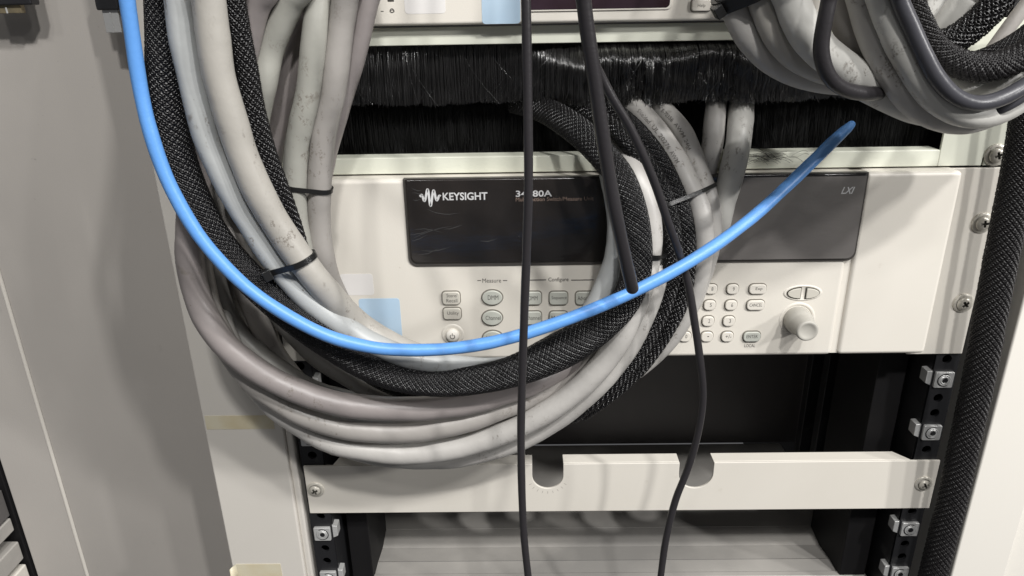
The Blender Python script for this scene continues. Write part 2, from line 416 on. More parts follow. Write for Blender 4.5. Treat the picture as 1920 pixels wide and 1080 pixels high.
# ------------------------------------------------------------------ measurement unit
mu = tag(empty('measurement_unit', (0, 0, 110)), 'cream rack instrument with a long black display window, keypad and knob', 'instrument')
Ye = -2.5; Yf = -14.0
zt_m = (XZ(1880, 315, Ye)[1]+XZ(640, 324, Ye)[1])/2; zb_m = (XZ(1811, 667, Ye)[1]+XZ(700, 675, Ye)[1])/2
XEr = XZ(1845, 490, Ye)[0]; XEl = -XEr-1
zt_m -= .8
boxo('rack_ear', XZ(1795, 340, Yf)[0]-3, XEr, Ye, Ye+3, zb_m+.6, zt_m-.4, M['cream'], mu, .6)
boxo('rack_ear', XEl, -208, Ye, Ye+3, zb_m+.6, zt_m-.4, M['cream'], mu, .6)
zbf = XZ(1500, 667, Yf)[1]; ztf = zt_m
gx0, gx1 = XZ(1572, 580, Yf)[0], XZ(1584, 580, Yf)[0]
xfr = XZ(1792, 400, Yf)[0]
xfl = XEl+26
boxo('front_panel', xfl, gx0, Yf, 40, zbf, ztf, M['cream'], mu, 3.0, 4)
boxo('front_panel', gx1, xfr, Yf+.4, 40, zbf, ztf, M['cream'], mu, 3.0, 4)
boxo('panel_groove', gx0-4, gx1+4, Yf+2.6, 38, zbf+.8, ztf-.8, M['cream'], mu, 0)
for px, py in ((1846, 420), (1810, 571)):
    X, Z = XZ(px, py, Ye-3); screw(mu, X, Z, Ye, 5.0, 7.0, .1 if py == 420 else .7)
# display window
YW = Yf-2.2
wl = XZ(763, 410, YW)[0]; wr = XZ(1614, 410, YW)[0]; wt = XZ(1190, 326, YW)[1]; wb = XZ(1190, 491, YW)[1]
wt = min(wt, ztf+.4)
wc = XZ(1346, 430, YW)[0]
prismo('window_gasket', rrect(wl-1.2, wr+1.2, wb-1.8, wt+.2, 6, 5, (0, 0, 1, 1)), Yf-1.2, Yf+3, M['rubber'], mu, .6)
win = prismo('display_window', rrect(wl, wr, wb, wt, 5.5, 6, (0, 0, 1, 1)), YW, YW+3.2, M['glass'], mu, 1.6, 4)
prismo('reflection_sheet', rrect(wc, wr-.6, wb+.6, wt-1.8, 5, 6, (0, 0, 0, 1)), YW-.25, YW-.05, M['reflection'], mu, 0)  # added gray sheet standing in for the reflection on the window's right part
YT = YW-.08
text('KEYSIGHT', 872, 368, 84, 14.5, YT, M['whiteink'], mu, .022)
text('34980A', 1001, 363, 68, 12, YT, M['whiteink'], mu, .02)
text('Multifunction Switch/Measure Unit', 1040, 373, 146, 7.5, YT, M['dimink'], mu, .01)
text('LXI', 1590, 357, 25, 13, YW-.33, M['whiteink'], mu, .02, .35)
# waveform emblem: a ribbon following a burst of sine cycles
bm = bmesh.new(); t = np.linspace(0, 1, 120)
yy = 369 - (4.5+12.5*np.exp(-((t-.5)/.24)**2))*np.sin(2*np.pi*(t*3.25+.05))*np.minimum(1, np.minimum(t, 1-t)*7+.2)
pe = np.array([XZ(787+39*a, b, YT) for a, b in zip(t, yy)]); tg = np.gradient(pe, axis=0); tg /= np.linalg.norm(tg, axis=1)[:, None]
pr = None
for p, g_ in zip(pe, tg):
    a_ = bm.verts.new((p[0]-g_[1]*.72, YT, p[1]+g_[0]*.72)); b_ = bm.verts.new((p[0]+g_[1]*.72, YT, p[1]-g_[0]*.72))
    if pr: bm.faces.new((pr[0], a_, b_, pr[1]))
    pr = (a_, b_)
from_bm('waveform_emblem', bm, M['whiteink'], mu)
bm = bmesh.new(); rs = random.Random(4)
for (sx, sy, ex, ey, cv) in ((770, 352, 792, 356, 3), (772, 362, 800, 371, -3), (768, 440, 812, 428, 3), (776, 446, 850, 424, -4), (772, 452, 800, 440, 2), (790, 470, 845, 462, 4), (800, 392, 862, 399, 6), (778, 430, 830, 436, -3), (784, 478, 822, 466, 3), (832, 430, 868, 421, 2), (774, 375, 790, 372, 2), (900, 452, 932, 448, 2)):
    pr = None
    for q in range(11):
        t = q/10; px = sx+(ex-sx)*t; py = sy+(ey-sy)*t+cv*math.sin(math.pi*t)+rs.uniform(-.5, .5); h = .28*math.sin(math.pi*min(1, t+.05))+.05
        X, Z = XZ(px, py, YT); a_ = bm.verts.new((X, YT-.01, Z+h*.6)); b_ = bm.verts.new((X, YT-.01, Z-h*.6))
        if pr: bm.faces.new((pr[0], a_, b_, pr[1]))
        pr = (a_, b_)
from_bm('scratches', bm, M['scratch'], mu)
# keys
def key(px, py, w, h, body, kind='rect', material='gray_key', tw=.75, th=7, D=1.8, tdx=0, ink='ink'):
    X0, _ = XZ(px-w/2, py, Yf); X1, _ = XZ(px+w/2, py, Yf); _, Z1 = XZ(px, py-h/2, Yf); _, Z0 = XZ(px, py+h/2, Yf)
    cx, cz = (X0+X1)/2, (Z0+Z1)/2; rx, rz = (X1-X0)/2, (Z1-Z0)/2
    if kind == 'oval':
        pts = [(cx+rx*math.cos(2*math.pi*i/36), cz+rz*math.sin(2*math.pi*i/36)) for i in range(36)]
        g = [(cx+(rx+.7)*math.cos(2*math.pi*i/36), cz+(rz+.7)*math.sin(2*math.pi*i/36)) for i in range(36)]
    else:
        rr = min(rx, rz)*(.5 if kind == 'rect' else .8)
        pts = rrect(cx-rx, cx+rx, cz-rz, cz+rz, rr, 5); g = rrect(cx-rx-.6, cx+rx+.6, cz-rz-.6, cz+rz+.6, rr+.6, 5)
    prismo('key_gap', g, Yf-.12, Yf+1, M['keygap'], mu, 0)
    k = prismo('key', pts, Yf-D, Yf-.15, M[material], mu, .7, 3)
    if body:
        lines = body.split('\n')
        for i, ln in enumerate(lines):
            text(ln, px+tdx+w*.04, py+(i-(len(lines)-1)/2)*9.5+1, w*tw, th, Yf-D-.05, M[ink], k, 0., name='key_lettering')
    return k
key(846, 558, 33, 24, 'Store/\nRecall', material='cream_key', th=6.5, tw=.62)
key(848, 587, 33, 21, 'Utility', material='cream_key', tw=.66, th=8)
key(923, 557, 38, 27, 'DMM', 'oval', tw=.52, th=8.5); key(923, 595, 38, 27, 'Channel', 'oval', tw=.74, th=8)
key(924, 633, 38, 27, 'Module', 'oval', tw=.7, th=8)
for i, (px, py, b) in enumerate(((998, 558, 'DMM'), (1047, 558, 'Sequence'), (1096, 558, 'Advanced'), (998, 595, 'Channel'), (1047, 595, 'Module'), (1096, 595, 'Alarm'))):
    key(px, py, 34, 24, b, tw=.84 if len(b) > 4 else .5, th=8)
text('Measure', 922, 526, 35, 8, Yf-.08, M['ink'], mu, 0.)
text('Configure', 1047, 525, 38, 9.5, Yf-.08, M['ink'], mu, .01)
def line(x0, x1, y, h=1.4):
    a_ = XZ(x0, y-h/2, Yf); b_ = XZ(x1, y+h/2, Yf); bm = bmesh.new()
    bm.faces.new([bm.verts.new((x, Yf-.07, z)) for x, z in ((a_[0], a_[1]), (b_[0], a_[1]), (b_[0], b_[1]), (a_[0], b_[1]))])
    from_bm('printed_line', bm, M['ink'], mu)
line(895, 902, 526); line(943, 951, 526); line(984, 1024, 525); line(1071, 1113, 525)
pads = [(1292, 541, '7'), (1333, 541, '8'), (1373, 541, '9'), (1288, 571, '4'), (1330, 571, '5'), (1370, 571, '6'), (1286, 601, '1'), (1327, 601, '2'), (1366, 601, '3'), (1284, 630, '0'), (1325, 630, '.'), (1363, 630, '+/-')]
for px, py, b in pads: key(px, py, 22, 18, b, 'pad', 'cream', tw=.16 if len(b) == 1 else .5, th=7 if b != '.' else 2, tdx=2)
key(1420, 541, 32, 18, 'Exp', 'pad', 'cream', tw=.4, th=7, tdx=2)
key(1416, 571, 33, 18, 'CANCEL', 'pad', 'cream', tw=.72, th=6)
key(1409, 630, 32, 18, 'ENTER', 'pad', 'gray_key', tw=.66, th=6)
text('LOCAL', 1406, 648, 20, 6, Yf-.08, M['ink'], mu, .0)
# power key in its dished ring
X, Z = XZ(849, 627, Yf)
bm = bmesh.new(); lathe_y(bm, [(7.8, 0), (7.4, .5), (5.8, .2), (5.0, .05)], X, Z, 40, Yf); from_bm('power_ring', bm, M['cream'], mu, smooth=True)
bm = bmesh.new(); lathe_y(bm, [(4.4, -.2), (4.4, 2.4), (3.9, 3.0), (0, 3.1)], X, Z, 36, Yf); pk = from_bm('power_key', bm, M['white'], mu, smooth=True)
bm = bmesh.new()
for q in range(20):
    a0 = math.radians(120+300*q/20); a1 = math.radians(120+300*(q+1)/20)
    bm.faces.new([bm.verts.new((X+r_*math.cos(a), Yf-3.2, Z-.3+r_*math.sin(a))) for r_, a in ((1.3, a0), (1.8, a0), (1.8, a1), (1.3, a1))])
bm.faces.new([bm.verts.new((X+dx, Yf-3.2, Z+dz)) for dx, dz in ((-.22, .2), (.22, .2), (.22, 2.3), (-.22, 2.3))])
from_bm('power_symbol', bm, M['ink'], pk)
# arrow keys in an oval dish, and the knob
Xa, Za = XZ(1505, 549, Yf)
bm = bmesh.new(); lathe_y(bm, [(1.0, 0), (.97, .45), (.88, .5), (.8, .12), (0, .1)], Xa, Za, 44, Yf, sx=13, sz=5.6)
for v_ in bm.verts: pass
from_bm('arrow_dish', bm, M['cream'], mu, smooth=True)
for sgn, px in ((-1, 1490), (1, 1521)):
    X, Z = XZ(px, 549, Yf); pts = []
    for i in range(13):
        a_ = math.radians(-90+180*i/12); pts.append((X+sgn*(-3.6+8.6*math.cos(a_)), Z+3.7*math.sin(a_)))
    g = [(X+sgn*.4+(x-X-sgn*.4)*1.13, Z+(z-Z)*1.14) for x, z in pts]
    prismo('key_gap', g, Yf-.62, Yf+.5, M['screwdark'], mu); prismo('arrow_key', pts, Yf-1.6, Yf-.64, M['cream_key'], mu, .5, 2)
X, Z = XZ(1494, 598, Yf)
bm = bmesh.new(); lathe_y(bm, [(12.2, 0), (11.5, .5), (10.2, .3), (10.0, 0)], X, Z, 48, Yf); from_bm('knob_ring', bm, M['cream'], mu, smooth=True)
bm = bmesh.new(); lathe_y(bm, [(9.3, 0), (9.1, 5), (9.0, 7.5), (8.2, 9), (7.6, 11), (7.3, 19), (6.8, 20), (5.8, 20.3), (4.8, 19.7), (2.5, 19.0), (0, 18.9)], X, Z, 56, Yf)
from_bm('knob', bm, M['knobgray'], mu, smooth=True)
# labels stuck on the lower left of the panel
def sticker(x0, y0, x1, y1, Y, m_, parent, name='sticker', r=2, lab=None):
    a_ = XZ(x0, y0, Y); b_ = XZ(x1, y1, Y)
    o = prismo(name, rrect(a_[0], b_[0], b_[1], a_[1], r, 4), Y-.12, Y-.01, M[m_], parent)
    if lab: o['label'] = lab
    return o
sticker(636, 514, 702, 553, Yf, 'paper', mu, lab='pale paper label'); sticker(672, 560, 756, 650, Yf, 'sticker', mu, lab='light blue label')

# ------------------------------------------------------------------ brush panel
bpn = tag(empty('brush_panel', (0, 0, 250)), 'pale green cable entry panel with black bristle strips above the cream instrument', 'cable panel')
Yg = -2.5
z0 = zt_m+1.0; z_ob = XZ(1160, 290, Yg)[1]; z_ot = XZ(1160, 79, Yg)[1]; z1 = XZ(1160, 45, Yg)[1]
x_or = XZ(1766, 270, Yg)[0]; xl_ = -XEr-1
boxo('lower_rail', xl_+36, x_or, Yg, Yg+2, z0, z_ob, M['green'], bpn, .5)
boxo('upper_rail', xl_+36, x_or, Yg, Yg+2, z_ot, z1, M['green'], bpn, .5)
bm = bmesh.new(); pts = [(x_or+.02, z0), (XEr-16.4, z0), (XEr-16.2, z0+5), (XEr-15, z0+5.4), (XEr-15.2, z0), (XEr, z0), (XEr, z1), (x_or+.02, z1)]
prism(bm, pts, Yg-.05, Yg+2); from_bm('end_plate', bm, M['green'], bpn, .5, 2)
boxo('end_plate', xl_, xl_+36, Yg, Yg+2, z0, z1, M['green'], bpn, .5)
boxo('rim', xl_+36, x_or, Yg+2.1, Yg+14, z_ob-2, z_ob, M['green'], bpn, .3)
X, Z = XZ(1872, 292, Yg-3); screw(bpn, X, Z, Yg, 5.0, 7.2, .35)
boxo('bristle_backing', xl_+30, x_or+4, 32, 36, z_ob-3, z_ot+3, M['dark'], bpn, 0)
XH0, XH1 = -238., x_or+1
def hairs(name, n, root_z, tip_z, yroot, kind):
    X = np.sort(rng.uniform(XH0, XH1, n)); NS = 13; t = np.linspace(0, 1, NS)
    tuft = np.floor(X/4.6); h = np.sin(tuft*12.9898)*43758.5453; tu = h-np.floor(h)
    h2 = np.sin(tuft*78.233)*12543.13; tv = h2-np.floor(h2)
    cl = np.floor(X/1.1); hc = np.sin(cl*91.7)*9753.17; cr = hc-np.floor(hc); hc2 = np.sin(cl*37.1)*7753.17; cs_ = hc2-np.floor(hc2)
    L = (tip_z-root_z)*(1+rng.normal(0, .012, n)+(tu-.5)*.05+.015*np.sin(X*.045+2)*(kind == 'up')+.01*np.sin(X*.13)-np.abs(rng.normal(0, .05, n))*(rng.random(n) < .5))
    xp = 960+(X+71)*2.9
    bul = np.clip((np.exp(-((X-10)/65)**4)+.85*np.exp(-((X-85)/26)**4)), 0, 1.1) if kind == 'up' else np.zeros(n)
    wav = .5+.5*np.sin(X*.075+1.2)*np.sin(X*.031)
    amp = bul*(15+8*wav+3*(tu-.5)+3.5*(cs_-.5)) + 1.2*rng.normal(0, 1, n)+2*(tv-.5)
    lean = (rng.normal(0, .02, n)+(tu-.5)*.05)*abs(tip_z-root_z)+ (rng.random(n) < .06)*rng.normal(0, 16, n)
    Yr = yroot+rng.uniform(-2.5, 2.5, n)
    pk = .25+.25*wav
    prof = np.sin(np.pi*np.clip(t[None, :]/(2*pk[:, None]), 0, 1)*.5*1.0)
    prof = np.where(t[None, :] < pk[:, None], np.sin(.5*np.pi*t[None, :]/pk[:, None]), 1-.25*(t[None, :]-pk[:, None])/(1-pk[:, None]))
    Yc = Yr[:, None]-amp[:, None]*prof + (bul*2.0+.35)[:, None]*np.sin(2*np.pi*(2.1*t[None, :]+(.35*np.sin(X*.06)+.25*np.sin(X*.13+1)+.22*(tu-.5)+.30*(cr-.5)+rng.normal(0, .05, n))[:, None]))*t[None, :]*(1-.3*t[None, :]) + rng.normal(0, 1.4, n)[:, None]*t[None, :]
    Zc = root_z+L[:, None]*t[None, :]
    Xc = X[:, None]+lean[:, None]*t[None, :]**1.5
    C = np.stack([Xc, Yc, Zc], 2)          # n,NS,3
    w = .17; offs = np.array([[-w, 0, 0], [0, -w, 0], [w, 0, 0]])
    tap = (1-.4*t)[None, :, None, None]
    V = C[:, :, None, :]+offs[None, None]*tap
    base = (np.arange(n)[:, None]*NS+np.arange(NS-1)[None, :])*3
    Fs = []
    for a_ in (0, 1): Fs.append(np.stack([base+a_, base+a_+1, base+a_+4, base+a_+3], -1).reshape(-1, 4))
    o = mesh_np(name, V, np.concatenate(Fs), M['hair'] if kind == 'up' else M['hairdull'], bpn); tag(o, kind='stuff'); return o
zmid = XZ(1160, 193, Yg)[1]
hairs('upper_bristles', 9000, z_ot+2, zmid, 9, 'up')
hairs('lower_bristles', 5500, z_ob-2, zmid-3, 23, 'down')
# stray hairs over the lower rail, near the blue cable
bm = bmesh.new()
for i in range(46):
    px = random.gauss(1425, 28); py = 292+random.random()*14; X, Z = XZ(px, py, Yg-1)
    a_ = random.uniform(-.5, .5)+math.pi*random.choice((0, 1)); ln = random.uniform(4, 16); pr = None
    for q in range(6):
        t_ = q/5; x = X+ln*t_*math.cos(a_); z = Z+ln*t_*math.sin(a_)+2*math.sin(t_*3)*random.choice((1,))
        v0 = bm.verts.new((x, Yg-1-1.5*math.sin(t_*3), z)); v1 = bm.verts.new((x, Yg-1.1-1.5*math.sin(t_*3), z+.22))
        if pr: bm.faces.new((pr[0], v0, v1, pr[1]))
        pr = (v0, v1)
tag(from_bm('stray_bristles', bm, M['hair'], bpn), kind='stuff')

# ------------------------------------------------------------------ upper instrument
ui = tag(empty('upper_instrument', (0, 0, 340)), 'pinkish cream instrument with a dark red screen and a help button along the top edge', 'instrument')
zu = z1+1.2; Yu = -10
boxo('front_panel', -238, 214, Yu, 60, zu, zu+130, M['cream'], ui, 2, 3)
a_ = XZ(985, -40, Yu); b_ = XZ(1255, 14, Yu)
prismo('screen_bezel', rrect(a_[0]-1, b_[0]+1.5, b_[1]-1.2, a_[1], 3), Yu-.8, Yu+1, M['cream'], ui, .6)
prismo('screen', rrect(a_[0], b_[0], b_[1], a_[1], 2.5), Yu-.95, Yu-.7, M['glassred'], ui)
mu_keep, Yf_keep = mu, Yf
mu, Yf = ui, Yu; key(1314, 10, 36, 22, 'Help', 'rect', 'cream', tw=.4, th=8); mu, Yf = mu_keep, Yf_keep
sticker(902, -30, 976, 44, Yu, 'sticker', ui, lab='light blue label'); sticker(756, -30, 836, 25, Yu, 'paper', ui, lab='pale paper label')
a_ = XZ(706, -30, Yu); b_ = XZ(895, 33, Yu)
prismo('raised_panel', rrect(a_[0], b_[0], b_[1], a_[1], 4), Yu-.5, Yu+1, M['cream'], ui, .3) if False else None
sticker(726, -10, 739, 3, Yu, 'dimink' if False else 'rubber', ui, 'port_opening', .3)
text('-  o', 727, 21, 26, 6, Yu-.1, M['ink'], ui, .02)
bm = bmesh.new(); X, Z = XZ(735, 20, Yu)
for q in range(20):
    a0 = 2*math.pi*q/20; a1 = 2*math.pi*(q+1)/20
    bm.faces.new([bm.verts.new((X+r_*math.cos(a), Yu-.12, Z+r_*math.sin(a))) for r_, a in ((.9, a0), (1.3, a0), (1.3, a1), (.9, a1))])
from_bm('printed_symbol', bm, M['ink'], ui)

# ------------------------------------------------------------------ neighbouring panel on the left
nb = tag(empty('side_cabinet_panel', (-330, 20, -250)), 'shaded warm gray steel panel with a bright fold to the left of the rack', 'panel')
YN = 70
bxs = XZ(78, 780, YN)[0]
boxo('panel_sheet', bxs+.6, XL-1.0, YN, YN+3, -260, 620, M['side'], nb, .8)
bm = bmesh.new(); xo = float(P(40, 960, YN-4)[0])
prism(bm, [(0, 0), (0, 0), (0, 0)], 0, 0) if False else None
vv = [(xo, YN-9), (bxs-.2, YN-1.2), (bxs+.3, YN+2), (xo, YN-6)]
a_ = [bm.verts.new((x, y, -260)) for x, y in vv]; b_ = [bm.verts.new((x, y, 620)) for x, y in vv]
bm.faces.new(a_); bm.faces.new(b_[::-1])
for k in range(4): bm.faces.new((a_[k], b_[k], b_[(k+1) % 4], a_[(k+1) % 4]))
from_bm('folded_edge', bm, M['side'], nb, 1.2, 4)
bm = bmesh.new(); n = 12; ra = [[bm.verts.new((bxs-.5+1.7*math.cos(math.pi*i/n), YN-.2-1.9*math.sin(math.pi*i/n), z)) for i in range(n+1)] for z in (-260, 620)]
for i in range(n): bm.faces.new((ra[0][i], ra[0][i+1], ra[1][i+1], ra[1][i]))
from_bm('highlight_ridge', bm, M['ridge'], nb, smooth=True)  # added half-round strip carrying the fold's painted highlight
lo = tag(empty('left_equipment', (-420, 60, -250)), 'dark equipment with a gray slotted tray in the bottom left corner', 'equipment')
boxo('dark_body', -700, xo-2, 60, 120, -260, 620, M['dark'], lo, 1)
a_ = float(P(30, 1000, 30)[0]); zc = float(P(30, 1010, 30)[2])
for k, (dz, th_, mt) in enumerate(((0, 14, 'tray'), (-26, 20, 'tray'), (-52, 20, 'cream'))):
    o = boxo('tray_edge', -560, xo-4, 4, 58, zc+dz-th_, zc+dz, M[mt], lo, 1.5)
boxo('floor_gap', -560, xo-4, 20, 58, zc+2, zc+30, M['darkpanel'], lo, 1)

# plugs hanging at the top left
def plug(px, py, d, w, h, body_h, label, tipmat, bw):
    X, Z = XZ(px, py, -d)
    o = tag(empty('connector_plug', (X, -d, Z)), label, 'plug')
    boxo('plug_body', X-bw/2, X+bw/2, -d-5, -d+5, Z, Z+body_h, M['plugblack'], o, 1.2, 3)
    t = boxo('plug_shell', X-w/2, X+w/2, -d-2.4, -d+2.4, Z-h, Z+.5, M[tipmat], o, .4)
    boxo('shell_ridge', X-.6, X+.6, -d-2.9, -d-2.45, Z-h, Z-1, M['steel'], o, .2)
plug(209, 19, -45, 10.5, 14, 26, 'black plug with a bare steel shell hanging beside the blue cable', 'steel', 15)
plug(15, 10, -50, 19, 5, 22, 'dark connector with a brass coloured tongue in the top left corner', 'brass', 38)

# ------------------------------------------------------------------ cables
CAB = []
def cab(key_, name, label, cat, pts, r, material, group=None, flat=1., weave=None, text_=None, cap=True, prio=1):
    CAB.append(dict(k=key_, name=name, label=label, cat=cat, pts=pts, r=r, m=material, group=group, flat=flat, weave=weave, text=text_, cap=cap, prio=prio))
LB = 'cables'
BL = [(228, -70, 118), (236, -15, 116), (247, 60, 114), (262, 160, 112), (283, 250, 112), (318, 345, 112), (372, 440, 112), (442, 520, 112), (515, 577, 112), (600, 624, 111), (680, 648, 110), (760, 656, 108), (850, 653, 106), (940, 638, 104), (1040, 607, 100), (1140, 568, 95), (1230, 526, 88), (1320, 474, 78), (1410, 408, 62), (1480, 345, 48), (1545, 282, 34, 3.6), (1572, 256, 28, 3.3), (1590, 240, 24, 2.9), (1597, 233, 22, 2.3)]
cab('blue', 'network_cable', 'bright blue network cable sweeping in a long arc across the front of everything', 'cable', BL, 3.5, M['blue'])
cab('N', 'black_cable', 'thin black cord hanging dead straight down in front of the display', 'cord',
    [(984, -60, 150), (986, 0, 150), (988, 100, 150), (990, 220, 150), (991, 340, 150), (988, 450, 149), (984, 560, 148), (980, 680, 146), (977, 800, 145), (978, 900, 145), (982, 1000, 145), (990, 1080, 145), (998, 1140, 145)], 2.05, M['black'])
cab('L', 'power_cable', 'thick glossy black cord ending in a blunt tip over the blue cable', 'cord',
    [(1086, -60, 142), (1094, 0, 140), (1103, 70, 138), (1114, 140, 136), (1124, 210, 134), (1134, 280, 132), (1145, 350, 130), (1158, 420, 128), (1172, 485, 124), (1181, 525, 121), (1185, 541, 119)], 3.3, M['black'])
cab('M', 'black_cable', 'thin black cord that curves down right of the keypad and over the bracket slot', 'cord',
    [(1084, -60, 122), (1093, 10, 116), (1103, 70, 110), (1112, 110, 104), (1128, 145, 100), (1150, 187, 98), (1180, 237, 95), (1206, 292, 92), (1230, 350, 88), (1250, 410, 85), (1271, 468, 82), (1290, 530, 80), (1302, 600, 80), (1312, 670, 80), (1318, 740, 78), (1309, 810, 76), (1291, 875, 75), (1266, 940, 75), (1249, 1010, 76), (1239, 1080, 78), (1232, 1140, 80)], 2.3, M['black'])
GL = 'gray cables of the left bundle'
cab('g1', 'gray_cable', 'cool light gray cable between the wide black sleeve and the thickest cable', 'cable',
    [(325, -60, 105), (334, 0, 105), (342, 67, 104), (357, 135, 103), (372, 202, 102), (388, 262, 101), (408, 310, 100), (436, 365, 98), (471, 425, 96), (508, 480, 95), (545, 527, 93), (585, 567, 92), (635, 606, 90), (690, 640, 87), (760, 668, 84), (840, 683, 80), (920, 690, 74), (1000, 676, 66), (1060, 640, 58), (1100, 595, 50), (1130, 545, 45), (1150, 490, 40), (1158, 430, 36), (1152, 370, 28), (1144, 325, 18)], 6.6, J_['cool'], GL)
cab('g2', 'gray_cable', 'thickest warm gray cable with brown scuffs running beside the cool gray one', 'cable',
    [(384, -60, 112), (392, 0, 111), (400, 67, 110), (410, 135, 109), (428, 202, 107), (446, 262, 105), (461, 305, 104), (487, 362, 102), (521, 422, 99), (560, 480, 96), (606, 540, 92), (655, 592, 88), (708, 632, 82), (770, 662, 74), (850, 690, 64), (930, 700, 56), (1000, 690, 50), (1060, 655, 44), (1100, 620, 38), (1140, 560, 32)], 7.7, J_['warm'], GL)
cab('B', 'braided_sleeve', 'wide flat black braided sleeve looping just under the blue cable', 'cable sleeve',
    [(296, -60, 100, 6.5), (299, 0, 100, 6.5), (305, 60, 100, 7.5), (311, 125, 100, 9), (314, 200, 99, 9.7), (326, 268, 98, 9), (348, 332, 97, 8.2), (374, 390, 96, 7.8), (403, 442, 95, 7.6), (434, 484, 94, 8), (480, 533, 94, 8.3), (540, 585, 93, 8.8), (615, 640, 92, 9), (700, 690, 92, 8.6), (780, 714, 90, 8), (860, 717, 88, 8), (960, 697, 85, 9), (1050, 658, 80, 11), (1120, 616, 74, 9.6), (1172, 566, 70, 8.6), (1193, 510, 66, 8.6), (1194, 450, 62, 8.6), (1184, 390, 56, 8.3), (1164, 335, 48, 8.0), (1132, 293, 40, 8.2), (1092, 252, 30, 8.4), (1046, 219, 12, 8.0), (1005, 200, -8, 7.5), (960, 190, -20, 7)], 9, M['core'], flat=.5, weave=(28, 'weave'))
cab('E', 'braided_sleeve', 'narrow black braided sleeve squeezed behind the thickest gray cable', 'cable sleeve',
    [(428, -60, 96), (437, 0, 95), (447, 60, 94), (461, 130, 92), (474, 200, 90), (495, 282, 86), (520, 350, 82), (545, 420, 76), (570, 500, 66), (600, 580, 58), (640, 650, 54), (700, 705, 52), (780, 738, 52), (860, 742, 50), (940, 725, 46), (1020, 700, 42)], 5.6, M['core'], flat=.8, weave=(19, 'weave'))
cab('F0', 'gray_cable', 'mauve gray cable stub leaning behind the narrow sleeve at the top', 'cable', [(512, -50, 70), (484, 10, 68), (468, 65, 66), (455, 130, 64), (448, 200, 60), (445, 280, 54)], 6.6, J_['mauve'], GL)
cab('F1', 'gray_cable', 'gray cable slanting down left just right of the narrow sleeve', 'cable', [(570, -50, 68), (544, 5, 67), (520, 60, 66), (503, 110, 64), (491, 170, 62), (480, 240, 58), (470, 320, 52), (462, 400, 45)], 6.9, J_['green'], GL)
cab('F5', 'gray_cable', 'shaded gray cable slanting behind the upright cables', 'cable', [(592, 0, 44), (572, 55, 44), (555, 108, 44), (537, 170, 44), (519, 240, 42), (508, 310, 40), (500, 380, 38), (500, 460, 34)], 6.3, J_['mauve'], GL)
cab('F2', 'gray_cable', 'upright greenish gray cable, left of the two tied together', 'cable', [(606, -50, 64), (598, 0, 64), (588, 90, 64), (577, 175, 63), (565, 228, 62), (556, 275, 61), (553, 345, 60), (556, 400, 58), (563, 450, 56), (577, 500, 52), (600, 555, 46), (640, 620, 38)], 6.6, J_['green'], GL)
cab('F3', 'gray_cable', 'upright gray cable, right of the two tied together', 'cable', [(656, -50, 64), (647, 0, 64), (634, 90, 63), (623, 180, 62), (612, 225, 61), (604, 272, 60), (598, 350, 58), (597, 400, 56), (600, 450, 54), (609, 500, 50), (625, 545, 44), (660, 610, 36)], 7.0, J_['mid'], GL, text_=None)
cab('F4', 'gray_cable', 'gray cable with black lettering emerging right of the tied pair at the top', 'cable', [(702, -50, 54), (691, 0, 54), (673, 80, 52), (655, 142, 50), (638, 195, 46), (622, 250, 40), (606, 320, 30), (590, 400, 24)], 5.9, J_['mauve'], GL, text_=('Fe ....', 676, 35, 46, 1, 3.2))
LP = 'gray cables of the hanging loop'
cab('G1', 'gray_cable', 'mauve gray cable, topmost and outermost left of the hanging loop', 'cable',
    [(420, 130, 60), (402, 200, 62), (385, 270, 66), (368, 340, 70), (358, 400, 72), (355, 460, 74), (358, 505, 75), (368, 548, 75), (388, 598, 76), (420, 643, 77), (462, 680, 78), (510, 711, 78), (560, 734, 78), (610, 751, 78), (660, 761, 77), (760, 767, 74), (860, 759, 70), (960, 731, 62), (1040, 697, 52), (1100, 655, 42), (1150, 595, 36), (1176, 530, 30), (1178, 460, 26), (1165, 380, 20), (1152, 320, 14), (1140, 285, 5), (1132, 250, -25)], 7.6, J_['mauve'], LP)
cab('G2', 'gray_cable', 'gray cable directly under the mauve one in the hanging loop', 'cable',
    [(380, 330, 50), (372, 420, 54), (374, 500, 58), (392, 580, 62), (425, 650, 64), (470, 712, 66), (520, 750, 68), (560, 773, 69), (610, 793, 70), (660, 804, 70), (760, 809, 68), (860, 793, 66), (960, 758, 60), (1030, 722, 54), (1090, 680, 46), (1145, 615, 40), (1180, 550, 34), (1190, 480, 30), (1180, 400, 24), (1160, 325, 16), (1148, 285, 4), (1140, 250, -25)], 7.4, J_['mid'], LP)
cab('G3', 'gray_cable', 'light gray cable with black scuffs, third down in the hanging loop', 'cable',
    [(400, 420, 40), (396, 520, 46), (415, 610, 52), (455, 690, 56), (510, 758, 58), (560, 795, 60), (610, 823, 62), (660, 838, 63), (760, 849, 63), (860, 838, 62), (960, 806, 61), (1040, 762, 60), (1100, 713, 58), (1150, 655, 56), (1184, 593, 54), (1206, 533, 52), (1217, 482, 50), (1219, 430, 48), (1210, 380, 44), (1192, 330, 36), (1168, 282, 22), (1152, 252, 4), (1142, 225, -25)], 7.4, J_['light'], LP)
cab('G4', 'gray_cable', 'pale gray cable, lowest of the hanging loop just above the bracket', 'cable',
    [(430, 480, 26), (440, 580, 32), (480, 680, 38), (540, 765, 42), (610, 822, 44), (700, 853, 46), (760, 860, 46), (810, 861, 46), (860, 857, 46), (960, 831, 46), (1040, 790, 46), (1110, 732, 46), (1165, 668, 46), (1203, 600, 45), (1226, 535, 43), (1235, 480, 40), (1234, 430, 37), (1224, 385, 34), (1206, 338, 28), (1180, 292, 16), (1166, 262, 0), (1156, 235, -25)], 7.2, J_['light'], LP)
